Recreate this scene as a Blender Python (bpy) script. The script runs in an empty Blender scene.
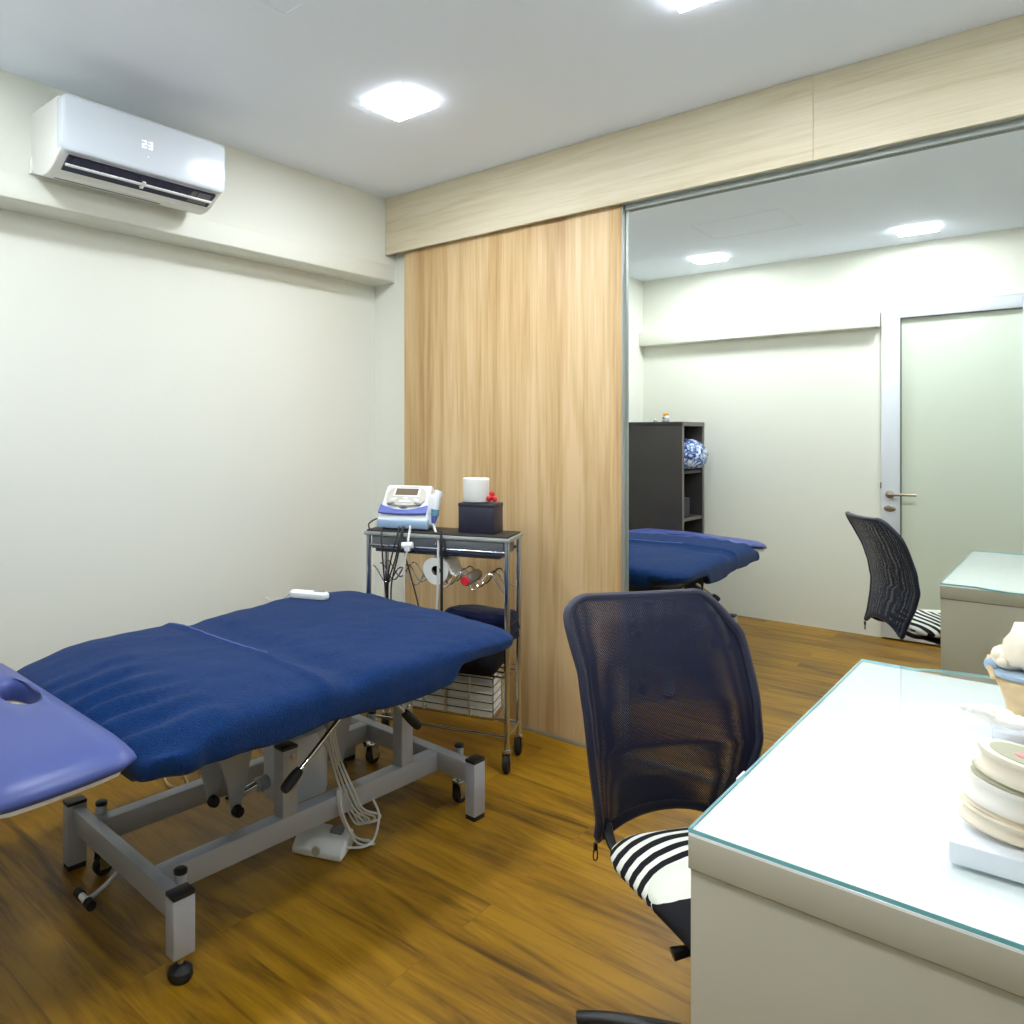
import bpy, bmesh, math, random
from mathutils import Vector, Matrix, noise, Euler
random.seed(7)
PI = math.pi
S = bpy.context.scene
COL = S.collection
R = math.radians

# ------------------------------------------------------------------ colours / materials
def lin(c):
    return tuple((v/12.92 if v <= .04045 else ((v+.055)/1.055)**2.4) for v in [x/255 for x in c]) + (1,)

def mat(name, rgb, rough=.5, metal=0., spec=.5, coat=0., sheen=0., bump=None, mottle=0., mscale=8.):
    m = bpy.data.materials.new(name); m.use_nodes = True
    nt = m.node_tree; b = nt.nodes['Principled BSDF']
    c = lin(rgb)
    b.inputs['Base Color'].default_value = c
    b.inputs['Roughness'].default_value = rough
    b.inputs['Metallic'].default_value = metal
    b.inputs['Specular IOR Level'].default_value = spec
    if coat:
        b.inputs['Coat Weight'].default_value = coat; b.inputs['Coat Roughness'].default_value = .05
    if sheen:
        b.inputs['Sheen Weight'].default_value = sheen; b.inputs['Sheen Roughness'].default_value = .4
    tc = nt.nodes.new('ShaderNodeTexCoord')
    if bump:
        n = nt.nodes.new('ShaderNodeTexNoise'); n.inputs['Scale'].default_value = bump[0]; n.inputs['Detail'].default_value = 4
        nt.links.new(tc.outputs['Object'], n.inputs['Vector'])
        bp = nt.nodes.new('ShaderNodeBump'); bp.inputs['Strength'].default_value = bump[1]; bp.inputs['Distance'].default_value = bump[2]
        nt.links.new(n.outputs['Fac'], bp.inputs['Height']); nt.links.new(bp.outputs['Normal'], b.inputs['Normal'])
    if mottle:
        n = nt.nodes.new('ShaderNodeTexNoise'); n.inputs['Scale'].default_value = mscale; n.inputs['Detail'].default_value = 5
        nt.links.new(tc.outputs['Object'], n.inputs['Vector'])
        mr = nt.nodes.new('ShaderNodeMapRange')
        mr.inputs['From Min'].default_value = .3; mr.inputs['From Max'].default_value = .7
        mr.inputs['To Min'].default_value = 1-mottle; mr.inputs['To Max'].default_value = 1+mottle
        nt.links.new(n.outputs['Fac'], mr.inputs['Value'])
        mx = nt.nodes.new('ShaderNodeVectorMath'); mx.operation = 'SCALE'
        mx.inputs[0].default_value = c[:3]
        nt.links.new(mr.outputs['Result'], mx.inputs['Scale']); nt.links.new(mx.outputs['Vector'], b.inputs['Base Color'])
    return m

def nodes(m):
    return m.node_tree, m.node_tree.nodes, m.node_tree.links

def ramp(nt, stops):
    r = nt.nodes.new('ShaderNodeValToRGB'); e = r.color_ramp.elements
    while len(e) < len(stops): e.new(.5)
    for k, (p, c) in enumerate(stops): e[k].position = p; e[k].color = lin(c)
    return r

def wood(name, stops, axis, scale, rough, fine=1., bumpd=.0005):
    """streaky grain running along the given axis (0 x, 1 y, 2 z)"""
    m = mat(name, (150, 120, 80), rough)
    nt, N, L = nodes(m); b = N['Principled BSDF']
    tc = N.new('ShaderNodeTexCoord')
    def streak(across, along, det, dist):
        mp = N.new('ShaderNodeMapping'); sc = [across]*3; sc[axis] = along
        mp.inputs['Scale'].default_value = sc
        n = N.new('ShaderNodeTexNoise'); n.inputs['Scale'].default_value = 1; n.inputs['Detail'].default_value = det
        n.inputs['Roughness'].default_value = .6; n.inputs['Distortion'].default_value = dist
        L.new(tc.outputs['Object'], mp.inputs['Vector']); L.new(mp.outputs['Vector'], n.inputs['Vector'])
        return n
    a = streak(scale, scale*.055, 3, .6); f = streak(scale*9, scale*.25, 4, .2)
    ma = N.new('ShaderNodeMath'); ma.operation = 'MULTIPLY'; ma.inputs[1].default_value = .32*fine
    L.new(f.outputs['Fac'], ma.inputs[0])
    ad = N.new('ShaderNodeMath'); ad.operation = 'MULTIPLY_ADD'; ad.inputs[1].default_value = .85
    L.new(a.outputs['Fac'], ad.inputs[0]); L.new(ma.outputs[0], ad.inputs[2])
    r = ramp(nt, stops); L.new(ad.outputs[0], r.inputs['Fac']); L.new(r.outputs['Color'], b.inputs['Base Color'])
    bp = N.new('ShaderNodeBump'); bp.inputs['Strength'].default_value = .3; bp.inputs['Distance'].default_value = bumpd
    L.new(f.outputs['Fac'], bp.inputs['Height']); L.new(bp.outputs['Normal'], b.inputs['Normal'])
    return m

def floor_mat():
    m = mat('amber_plank_floor', (120, 85, 30), .42)
    nt, N, L = nodes(m); b = N['Principled BSDF']
    b.inputs['Specular IOR Level'].default_value = .45
    tc = N.new('ShaderNodeTexCoord')
    mp = N.new('ShaderNodeMapping'); L.new(tc.outputs['Object'], mp.inputs['Vector'])
    br = N.new('ShaderNodeTexBrick')
    br.inputs['Scale'].default_value = 1; br.inputs['Brick Width'].default_value = 1.25; br.inputs['Row Height'].default_value = .15
    br.inputs['Mortar Size'].default_value = .0012; br.inputs['Mortar Smooth'].default_value = .3
    br.inputs['Color1'].default_value = (0, 0, 0, 1); br.inputs['Color2'].default_value = (1, 1, 1, 1)
    br.inputs['Mortar'].default_value = (.5, .5, .5, 1); br.offset = .37; br.offset_frequency = 2
    L.new(mp.outputs['Vector'], br.inputs['Vector'])
    # shift the grain from plank to plank
    sh = N.new('ShaderNodeVectorMath'); sh.operation = 'MULTIPLY_ADD'
    sh.inputs[1].default_value = (3.7, 9.1, 5.3)
    L.new(br.outputs['Color'], sh.inputs[0]); L.new(mp.outputs['Vector'], sh.inputs[2])
    def streak(sx, sy, det, dist):
        q = N.new('ShaderNodeMapping'); q.inputs['Scale'].default_value = (sx, sy, 1)
        n = N.new('ShaderNodeTexNoise'); n.inputs['Scale'].default_value = 1; n.inputs['Detail'].default_value = det
        n.inputs['Roughness'].default_value = .62; n.inputs['Distortion'].default_value = dist
        L.new(sh.outputs['Vector'], q.inputs['Vector']); L.new(q.outputs['Vector'], n.inputs['Vector']); return n
    a = streak(1.3, 9, 5, 1.6); f = streak(7, 90, 4, .3)
    s1 = N.new('ShaderNodeMath'); s1.operation = 'MULTIPLY'; s1.inputs[1].default_value = .26; L.new(f.outputs['Fac'], s1.inputs[0])
    s2 = N.new('ShaderNodeMath'); s2.operation = 'MULTIPLY_ADD'; s2.inputs[1].default_value = .8
    L.new(a.outputs['Fac'], s2.inputs[0]); L.new(s1.outputs[0], s2.inputs[2])
    bw = N.new('ShaderNodeMath'); bw.operation = 'MULTIPLY_ADD'; bw.inputs[1].default_value = .13
    L.new(br.outputs['Color'], bw.inputs[0]); L.new(s2.outputs[0], bw.inputs[2])
    r = ramp(nt, FLOOR_STOPS); L.new(bw.outputs[0], r.inputs['Fac'])
    mo = N.new('ShaderNodeMixRGB'); mo.blend_type = 'MULTIPLY'
    mo.inputs['Color2'].default_value = (.78, .75, .72, 1)
    L.new(br.outputs['Fac'], mo.inputs['Fac']); L.new(r.outputs['Color'], mo.inputs['Color1'])
    L.new(mo.outputs['Color'], b.inputs['Base Color'])
    bp = N.new('ShaderNodeBump'); bp.inputs['Strength'].default_value = .35; bp.inputs['Distance'].default_value = .0006
    L.new(f.outputs['Fac'], bp.inputs['Height']); L.new(bp.outputs['Normal'], b.inputs['Normal'])
    return m

FLOOR_STOPS = [(.36, (54, 33, 3)), (.45, (96, 65, 3)), (.56, (130, 92, 4)), (.70, (154, 113, 14))]

M_ = {}
M_['wall'] = mat('wall_paint', (225, 226, 216), .75, spec=.25, bump=(180, .08, .001))
M_['ceil'] = mat('ceiling_paint', (236, 243, 255), .85, spec=.2, bump=(150, .06, .001))
M_['floor'] = floor_mat()
M_['oak'] = wood('pale_oak_panel', [(.34, (146, 112, 68)), (.46, (176, 141, 94)), (.56, (194, 161, 113)), (.74, (214, 186, 142))], 2, 9, .5, 1.3)
M_['pelmet'] = wood('washed_linen_wood', [(.30, (176, 162, 130)), (.5, (198, 185, 155)), (.64, (208, 196, 168)), (.8, (214, 204, 180))], 0, 30, .55, 1.5)
M_['alu'] = mat('brushed_aluminium', (160, 165, 162), .45, .4)
M_['soffit'] = mat('grey_soffit', (150, 156, 150), .6)
M_['chrome'] = mat('chrome', (205, 208, 212), .12, 1.)
M_['steel'] = mat('grey_steel', (120, 124, 130), .3, .7)
M_['trayblack'] = mat('black_ribbed_mat', (42, 38, 36), .5, bump=(240, .6, .003))
M_['white'] = mat('white_plastic', (236, 238, 240), .28)
M_['offwhite'] = mat('cream_plastic', (226, 222, 208), .4)
M_['black'] = mat('black_plastic', (22, 21, 23), .4)
M_['rubber'] = mat('black_rubber', (20, 19, 20), .65)
M_['frame'] = mat('silver_powder_coat', (172, 176, 185), .38, .25)
M_['towel'] = mat('navy_terry_towel', (16, 47, 95), .95, spec=.1, sheen=.10, bump=(240, .8, .006), mottle=.22, mscale=70)
M_['towel_dark'] = mat('dark_navy_towel', (13, 18, 46), .95, spec=.1, sheen=.15, bump=(220, .5, .004), mottle=.2, mscale=30)
M_['bag'] = mat('black_fabric', (16, 15, 22), .8, spec=.2, bump=(120, .3, .003))
M_['vinyl'] = mat('blue_vinyl', (66, 79, 140), .38, spec=.4, bump=(320, .1, .0008))
M_['deck'] = mat('dark_bed_deck', (40, 42, 52), .6)
M_['desk'] = mat('white_laminate', (186, 180, 163), .35, spec=.4)
M_['desktop'] = mat('white_gloss_top', (240, 242, 243), .2, spec=.5)
M_['ac'] = mat('glossy_white_shell', (206, 213, 222), .16, spec=.5, coat=.3)
M_['acside'] = mat('white_shell_matt', (228, 228, 224), .4)
M_['acdark'] = mat('dark_blue_vent', (20, 24, 60), .35)
M_['greyplast'] = mat('grey_plastic', (104, 104, 104), .5)
M_['cab'] = mat('dark_brown_laminate', (52, 49, 50), .45, mottle=.12, mscale=5)
M_['cabedge'] = mat('grey_brown_edge', (112, 106, 102), .5)
M_['door'] = mat('white_aluminium', (214, 220, 230), .3, .1)
M_['frost'] = mat('frosted_green_glass', (205, 214, 200), .22, spec=.6, coat=.2)
M_['gasket'] = mat('grey_gasket', (96, 98, 90), .6)
M_['nickel'] = mat('satin_nickel', (168, 160, 146), .3, .9)
M_['cord_white'] = mat('white_cord', (206, 208, 206), .45)
M_['cord_cream'] = mat('cream_cord', (196, 180, 140), .5)
M_['cord_black'] = mat('black_cord', (24, 22, 22), .5)
M_['paper'] = mat('soft_white_paper', (236, 236, 232), .9, spec=.1, bump=(90, .3, .002))
M_['card'] = mat('brown_card', (70, 56, 40), .9)
M_['box'] = mat('dark_navy_box', (36, 36, 54), .45)
M_['red'] = mat('red_plastic', (200, 30, 42), .4)
M_['cangrey'] = mat('clear_grey_bottle', (110, 106, 112), .2)
M_['lilac'] = mat('lilac_plastic', (94, 104, 176), .35)
M_['paleblue'] = mat('pale_blue_plastic', (160, 186, 216), .35)
M_['face'] = mat('grey_beige_face', (186, 184, 172), .4)
M_['lcd'] = mat('brown_lcd', (112, 98, 80), .15)
M_['teal'] = mat('teal_plastic', (100, 150, 172), .4)
M_['bone'] = mat('ivory_bone', (240, 228, 208), .45, mottle=.06, mscale=30, bump=(60, .25, .002))
M_['bonetan'] = mat('tan_bone', (226, 196, 150), .5, mottle=.1, mscale=40, bump=(70, .4, .002))
M_['bonewhite'] = mat('white_bone', (248, 242, 234), .4, bump=(70, .2, .002))
M_['disc'] = mat('grey_disc', (186, 184, 158), .35)
M_['cart'] = mat('blue_grey_cartilage', (164, 186, 208), .35)
M_['nerve'] = mat('mustard_nerve', (208, 160, 30), .4)
M_['pink'] = mat('pink_marrow', (232, 150, 150), .5)
M_['basewhite'] = mat('white_stand', (232, 238, 246), .3)
M_['basegrey'] = mat('pale_grey_stand', (212, 218, 230), .3)
M_['orange'] = mat('orange_ceramic', (222, 160, 30), .35)
M_['green'] = mat('green_ceramic', (130, 170, 60), .35)
M_['greyceramic'] = mat('grey_ceramic', (150, 148, 160), .35)

def cloth_pattern():
    m = mat('blue_white_print', (150, 165, 200), .9, spec=.1)
    nt, N, L = nodes(m); b = N['Principled BSDF']; tc = N.new('ShaderNodeTexCoord')
    n = N.new('ShaderNodeTexNoise'); n.inputs['Scale'].default_value = 26; n.inputs['Detail'].default_value = 3; n.inputs['Distortion'].default_value = 1.5
    L.new(tc.outputs['Object'], n.inputs['Vector'])
    r = ramp(nt, [(.36, (26, 44, 96)), (.47, (96, 122, 176)), (.56, (176, 190, 214)), (.66, (240, 242, 244))])
    L.new(n.outputs['Fac'], r.inputs['Fac']); L.new(r.outputs['Color'], b.inputs['Base Color']); return m
M_['print'] = cloth_pattern()

def mesh_fabric():
    m = mat('black_mesh_fabric', (15, 21, 50), .6, spec=.3, sheen=.25)
    nt, N, L = nodes(m); b = N['Principled BSDF']; tc = N.new('ShaderNodeTexCoord')
    # woven grid of tiny round holes
    mp = N.new('ShaderNodeMapping'); mp.inputs['Rotation'].default_value = (R(45), 0, 0); mp.inputs['Scale'].default_value = (260, 260, 260)
    L.new(tc.outputs['Object'], mp.inputs['Vector'])
    sp = N.new('ShaderNodeSeparateXYZ'); L.new(mp.outputs['Vector'], sp.inputs[0])
    s = []
    for k in ('Y', 'Z'):
        q = N.new('ShaderNodeMath'); q.operation = 'MULTIPLY'; q.inputs[1].default_value = 2*PI*1.0
        L.new(sp.outputs[k], q.inputs[0])
        c = N.new('ShaderNodeMath'); c.operation = 'COSINE'; L.new(q.outputs[0], c.inputs[0]); s.append(c)
    ad = N.new('ShaderNodeMath'); ad.operation = 'ADD'; L.new(s[0].outputs[0], ad.inputs[0]); L.new(s[1].outputs[0], ad.inputs[1])
    gt = N.new('ShaderNodeMath'); gt.operation = 'GREATER_THAN'; gt.inputs[1].default_value = .8; L.new(ad.outputs[0], gt.inputs[0])
    tr = N.new('ShaderNodeBsdfTransparent'); mx = N.new('ShaderNodeMixShader')
    L.new(gt.outputs[0], mx.inputs[0]); L.new(b.outputs[0], mx.inputs[1]); L.new(tr.outputs[0], mx.inputs[2])
    L.new(mx.outputs[0], N['Material Output'].inputs['Surface']); return m
M_['mesh'] = mesh_fabric()
M_['chairrim'] = mat('dark_navy_rim', (20, 23, 50), .55, sheen=.2)

def zebra():
    m = mat('black_white_stripe_seat', (230, 230, 220), .8, spec=.2)
    nt, N, L = nodes(m); b = N['Principled BSDF']; tc = N.new('ShaderNodeTexCoord')
    sp = N.new('ShaderNodeSeparateXYZ'); L.new(tc.outputs['Object'], sp.inputs[0])
    n = N.new('ShaderNodeTexNoise'); n.inputs['Scale'].default_value = 7; n.inputs['Detail'].default_value = 0
    L.new(tc.outputs['Object'], n.inputs['Vector'])
    def math_(op, a, bb, c=None):
        q = N.new('ShaderNodeMath'); q.operation = op
        for k, v in enumerate((a, bb, c)):
            if v is None: continue
            if isinstance(v, (int, float)): q.inputs[k].default_value = v
            else: L.new(v, q.inputs[k])
        return q.outputs[0]
    # stripes run across the seat and bend forward at its near side
    ysq = math_('MULTIPLY', sp.outputs['Y'], sp.outputs['Y'])
    bend = math_('MULTIPLY', ysq, -.8)
    u = math_('ADD', sp.outputs['X'], bend)
    u = math_('MULTIPLY_ADD', n.outputs['Fac'], .02, u)
    ph = math_('MULTIPLY', u, 2*PI/.032)
    st = math_('GREATER_THAN', math_('SINE', ph, None), .12)
    # pale oval face and a dark panel below it
    dx = math_('DIVIDE', math_('SUBTRACT', sp.outputs['X'], -.005), .052)
    dy = math_('DIVIDE', math_('SUBTRACT', sp.outputs['Y'], -.135), .085)
    d2 = math_('ADD', math_('MULTIPLY', dx, dx), math_('MULTIPLY', dy, dy))
    oval = math_('LESS_THAN', d2, 1.)
    front = math_('GREATER_THAN', sp.outputs['X'], .0)
    mixa = N.new('ShaderNodeMixRGB'); mixa.inputs['Color1'].default_value = lin((24, 23, 28)); mixa.inputs['Color2'].default_value = lin((232, 232, 222))
    L.new(st, mixa.inputs['Fac'])
    mixb = N.new('ShaderNodeMixRGB'); mixb.inputs['Color2'].default_value = lin((26, 25, 30))
    L.new(front, mixb.inputs['Fac']); L.new(mixa.outputs['Color'], mixb.inputs['Color1'])
    mixc = N.new('ShaderNodeMixRGB'); mixc.inputs['Color2'].default_value = lin((222, 224, 210))
    L.new(oval, mixc.inputs['Fac']); L.new(mixb.outputs['Color'], mixc.inputs['Color1'])
    L.new(mixc.outputs['Color'], b.inputs['Base Color']); return m
M_['zebra'] = zebra()

def glass():
    m = bpy.data.materials.new('clear_sheet_glass'); m.use_nodes = True
    nt, N, L = nodes(m); N.remove(N['Principled BSDF'])
    fr = N.new('ShaderNodeFresnel'); fr.inputs['IOR'].default_value = 1.5
    t = N.new('ShaderNodeBsdfTransparent'); t.inputs['Color'].default_value = (.985, 1, .994, 1)
    g = N.new('ShaderNodeBsdfGlossy'); g.inputs['Roughness'].default_value = .02
    geo = N.new('ShaderNodeNewGeometry'); inv = N.new('ShaderNodeMath'); inv.operation = 'SUBTRACT'; inv.inputs[0].default_value = 1
    L.new(geo.outputs['Backfacing'], inv.inputs[1]); ml = N.new('ShaderNodeMath'); ml.operation = 'MULTIPLY'
    L.new(fr.outputs[0], ml.inputs[0]); L.new(inv.outputs[0], ml.inputs[1])
    mx = N.new('ShaderNodeMixShader'); L.new(ml.outputs[0], mx.inputs[0]); L.new(t.outputs[0], mx.inputs[1]); L.new(g.outputs[0], mx.inputs[2])
    L.new(mx.outputs[0], N['Material Output'].inputs['Surface']); return m
M_['glass'] = glass()
M_['glassedge'] = mat('teal_glass_edge', (128, 198, 208), .15, spec=.6)

def mirror_mat():
    m = bpy.data.materials.new('mirror_silver'); m.use_nodes = True
    b = m.node_tree.nodes['Principled BSDF']
    b.inputs['Base Color'].default_value = (.92, .945, .90, 1); b.inputs['Metallic'].default_value = 1; b.inputs['Roughness'].default_value = 0.0
    return m
M_['mirror'] = mirror_mat()

def emit(name, rgb, s):
    m = bpy.data.materials.new(name); m.use_nodes = True
    b = m.node_tree.nodes['Principled BSDF']
    b.inputs['Base Color'].default_value = lin(rgb)
    b.inputs['Emission Color'].default_value = lin(rgb); b.inputs['Emission Strength'].default_value = s
    return m
LAMP = 100.
M_['lamp'] = emit('lamp_diffuser', (243, 249, 255), LAMP)
M_['lamprim'] = emit('lamp_rim', (243, 249, 255), LAMP*.07)
M_['digit'] = emit('white_led_digit', (255, 255, 255), .9)

# ------------------------------------------------------------------ mesh builder
class MB:
    def __init__(s): s.bm = bmesh.new()
    def _new(s, before):
        return [v for v in s.bm.verts if v not in before]
    def box(s, x0, x1, y0, y1, z0, z1, bev=0., seg=2, mi=0, M=None):
        t = bmesh.new(); bmesh.ops.create_cube(t, size=1)
        for v in t.verts:
            v.co = Vector(((x0+x1)/2+v.co.x*(x1-x0), (y0+y1)/2+v.co.y*(y1-y0), (z0+z1)/2+v.co.z*(z1-z0)))
        if bev: bmesh.ops.bevel(t, geom=t.edges[:], offset=bev, segments=seg, profile=.5, affect='EDGES')
        return s.add(t, mi, M)
    def add(s, t, mi=0, M=None):
        if M is not None: bmesh.ops.transform(t, matrix=M, verts=t.verts)
        vm = {}
        for v in t.verts: vm[v] = s.bm.verts.new(v.co)
        for f in t.faces:
            try:
                g = s.bm.faces.new([vm[v] for v in f.verts]); g.material_index = mi; g.smooth = True
            except ValueError: pass
        t.free(); return s
    def quadrings(s, rings, cap0=True, cap1=True, mi=0, closed=True, loop=False):
        bm = s.bm; V = [[bm.verts.new(p) for p in r] for r in rings]
        n = len(V[0]); m = len(V)
        for i in range(m if loop else m-1):
            a, b = V[i], V[(i+1) % m]
            for j in range(n if closed else n-1):
                k = (j+1) % n
                try:
                    f = bm.faces.new((a[j], a[k], b[k], b[j])); f.smooth = True; f.material_index = mi
                except ValueError: pass
        if not loop:
            for c, r in ((cap0, V[0]), (cap1, V[-1])):
                if c:
                    try:
                        f = bm.faces.new(r if r is V[-1] else r[::-1]); f.material_index = mi; f.smooth = True
                    except ValueError: pass
        return s
    def lathe(s, prof, c=(0, 0, 0), seg=24, axis='Z', mi=0, sx=1., sy=1.):
        rings = []
        for r, h in prof:
            ring = []
            for k in range(seg):
                a = 2*PI*k/seg; p = (r*math.cos(a)*sx, r*math.sin(a)*sy, h)
                if axis == 'X': p = (p[2], p[0], p[1])
                elif axis == 'Y': p = (p[1], p[2], p[0])
                ring.append(Vector(p)+Vector(c))
            rings.append(ring)
        return s.quadrings(rings, mi=mi)
    def cyl(s, a, b, r, r2=None, seg=14, mi=0):
        a, b = Vector(a), Vector(b); r2 = r if r2 is None else r2
        d = (b-a).normalized(); u = d.orthogonal().normalized(); v = d.cross(u)
        rings = [[p+(u*math.cos(2*PI*k/seg)+v*math.sin(2*PI*k/seg))*q for k in range(seg)] for p, q in ((a, r), (b, r2))]
        return s.quadrings(rings, mi=mi)
    def tube(s, pts, r, closed=False, seg=8, sub=6, mi=0):
        P = smooth(pts, closed, sub); n = len(P)
        rr = r if callable(r) else (lambda t: r)
        T = []
        for i in range(n):
            a = P[(i-1) % n] if closed or i > 0 else P[0]; b = P[(i+1) % n] if closed or i < n-1 else P[-1]
            T.append((b-a).normalized() if (b-a).length > 1e-9 else Vector((0, 0, 1)))
        u = T[0].orthogonal().normalized(); rings = []
        for i in range(n):
            u = (u-T[i]*u.dot(T[i]))
            u = u.normalized() if u.length > 1e-6 else T[i].orthogonal().normalized()
            v = T[i].cross(u); q = rr(i/max(1, n-1))
            rings.append([P[i]+(u*math.cos(2*PI*k/seg)+v*math.sin(2*PI*k/seg))*q for k in range(seg)])
        return s.quadrings(rings, loop=closed, mi=mi)
    def prism(s, poly, a0, a1, axis='Z', bev=0., seg=2, mi=0, M=None):
        t = bmesh.new()
        def P(p, h): return {'Z': (p[0], p[1], h), 'Y': (p[0], h, p[1]), 'X': (h, p[0], p[1])}[axis]
        A = [t.verts.new(P(p, a0)) for p in poly]; B = [t.verts.new(P(p, a1)) for p in poly]; n = len(poly)
        t.faces.new(A[::-1]); t.faces.new(B)
        for i in range(n): t.faces.new((A[i], A[(i+1) % n], B[(i+1) % n], B[i]))
        bmesh.ops.recalc_face_normals(t, faces=t.faces)
        if bev: bmesh.ops.bevel(t, geom=t.edges[:], offset=bev, segments=seg, profile=.5, affect='EDGES')
        return s.add(t, mi, M)
    def slab(s, outline, prof, mi=0):
        """outline: function inset -> list of 2D points; prof: [(inset, z), ...]"""
        return s.quadrings([[Vector((x, y, z)) for x, y in outline(i)] for i, z in prof], mi=mi)
    def ball(s, c, r, seg=16, sx=1, sy=1, sz=1, mi=0):
        pr = [(max(1e-4, r*math.sin(PI*k/10)), -r*math.cos(PI*k/10)*sz) for k in range(11)]
        return s.lathe(pr, c, seg, 'Z', mi, sx, sy)
    def warp(s, fn):
        for v in s.bm.verts: v.co = fn(v.co.copy())
        return s
    def build(s, name, m, parent=None, sharp=35, M=None, loc=None, rot=None):
        bm = s.bm
        if M is not None: bmesh.ops.transform(bm, matrix=M, verts=bm.verts)
        bmesh.ops.recalc_face_normals(bm, faces=bm.faces)
        for e in bm.edges:
            if len(e.link_faces) == 2 and e.calc_face_angle(0) > R(sharp): e.smooth = False
        me = bpy.data.meshes.new(name); bm.to_mesh(me); bm.free()
        for q in (m if isinstance(m, (list, tuple)) else [m]): me.materials.append(M_[q] if isinstance(q, str) else q)
        o = bpy.data.objects.new(name, me); COL.objects.link(o)
        if parent: o.parent = parent
        if loc: o.location = loc
        if rot: o.rotation_euler = rot
        return o

def smooth(pts, closed=False, sub=6):
    P = [Vector(p) for p in pts]; n = len(P)
    if n < 3 or sub <= 1: return P
    out = []
    for i in range(n if closed else n-1):
        g = (lambda k: P[k % n]) if closed else (lambda k: P[min(max(k, 0), n-1)])
        a, b, c, d = g(i-1), g(i), g(i+1), g(i+2)
        for k in range(sub):
            t = k/sub
            out.append(.5*((2*b)+(c-a)*t+(2*a-5*b+4*c-d)*t*t+(3*b-a-3*c+d)*t**3))
    if not closed: out.append(P[-1])
    return out

def rrect(hx, hy, r, n=8, cx=0, cy=0, m=24):
    def f(ins):
        a, b = max(.002, hx-ins), max(.002, hy-ins); q = max(.0015, min(r-ins*.6, a, b)); out = []
        for (sx, sy, a0) in ((1, 1, 0), (-1, 1, 90), (-1, -1, 180), (1, -1, 270)):
            for k in range(n+1):
                t = R(a0+90*k/n); out.append((cx+sx*(a-q)+q*math.cos(t), cy+sy*(b-q)+q*math.sin(t)))
        # subdivide the straight runs
        res = []
        for i, p in enumerate(out):
            nx = out[(i+1) % len(out)]; res.append(p)
            if (i+1) % (n+1) == 0:
                for k in range(1, m): res.append((p[0]+(nx[0]-p[0])*k/m, p[1]+(nx[1]-p[1])*k/m))
        return res
    return f

def tag(o, label=None, cat=None, group=None, kind=None):
    if label: o['label'] = label
    if cat: o['category'] = cat
    if group: o['group'] = group
    if kind: o['kind'] = kind
    return o
def thing(name, label, cat, loc=(0, 0, 0), rz=0., group=None):
    o = bpy.data.objects.new(name, None); COL.objects.link(o); o.location = loc; o.rotation_euler = (0, 0, rz)
    o.empty_display_size = .05
    return tag(o, label, cat, group)
def struct(name, mb, m, parent=None, **k):
    o = mb.build(name, m, parent, **k)
    if parent is None: o['kind'] = 'structure'
    return o
def copy_tree(o, parent=None):
    c = o.copy(); COL.objects.link(c)
    if parent: c.parent = parent
    for ch in list(o.children): copy_tree(ch, c)
    return c

# ------------------------------------------------------------------ room dimensions (metres; camera stands near the origin)
XL, XR = -2.72, 1.45          # left and right wall faces
YM = 3.004                    # mirror face
YW = .06                      # wall with the door, face towards the mirror
ZC = 2.59
XLOW = -2.87                   # recessed lower part of the left wall, below the beam
BEAM = 2.157
YP = 2.956                    # front of the sliding oak panel

struct('floor', MB().box(XLOW-.1, XR+.12, -1.0, 3.16, -.1, 0), 'floor')
struct('ceiling', MB().box(XLOW-.1, XR+.12, -1.0, 3.16, ZC, ZC+.1), 'ceil')
struct('wall_left', MB().prism([(XLOW-.1, 0), (XLOW, 0), (XLOW, BEAM), (XL, BEAM), (XL, ZC), (XLOW-.1, ZC)], -1.0, 3.16, 'Y'), 'wall')
struct('wall_right', MB().box(XR, XR+.12, -1.0, 3.16, 0, ZC), 'wall')
struct('wall_back', MB().box(XLOW, XR, 3.02, 3.16, 0, BEAM).box(XL, XR, 3.02, 3.16, BEAM, ZC), 'wall')
XD0, XD1 = -1.012, -.285      # door opening
struct('wall_front', MB().box(XLOW, XD0, -.06, YW, 0, BEAM).box(XL, XD0, -.06, YW, BEAM, ZC).box(XLOW, -2.65, YW, .40, 0, ZC).box(XD0, XD1, -.06, YW, 2.192, ZC), 'wall')
struct('wall_recess', MB().box(XLOW, XR, -1.0, -.9, 0, BEAM).box(XL, XR, -1.0, -.9, BEAM, ZC).box(XD1, -.24, -.9, YW-.012, 0, ZC), 'wall')
# boxed pipe runs under the upper wall
struct('trim_1', MB().box(XL, XL+.010, .40, 3.0, BEAM+.0, 2.242, .004), 'wall')
struct('trim_2', MB().box(-2.648, XD0-.008, YW, YW+.085, 2.055, 2.160, .008), 'wall')

# door with a frosted pane, seen in the mirror
d = bpy.data.objects.new('door_1', None); COL.objects.link(d); d.location = (XD0, .04, 0); d['kind'] = 'structure'
DW = XD1-XD0-.002; DH = 2.185
MB().box(.002, .105, -.02, .055, .012, DH, .004).box(.105, DW-.01, -.02, .055, 2.105, DH, .004).box(.105, DW-.01, -.02, .055, .012, .105, .004).box(DW-.01, DW, -.02, .055, .012, DH, .003).build('door_frame', 'door', d)
MB().box(.105, DW-.01, .012, .026, .105, 2.105).build('glass_pane', 'frost', d)
MB().box(.104, .109, .026, .050, .105, 2.105).box(.109, DW-.01, .026, .050, 2.099, 2.105).box(.109, DW-.01, .026, .05, .105, .110).build('pane_gasket', 'gasket', d)
h = MB().lathe([(.003, .055), (.025, .055), (.026, .060), (.022, .063), (.003, .064)], (.05, 0, .955), 20, 'Y').build('handle_rose', 'nickel', d)
MB().tube([(.05, .06, .955), (.05, .095, .955), (.07, .103, .955), (.12, .103, .957), (.20, .10, .958)], .009, seg=10).build('handle', 'nickel', d)
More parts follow.
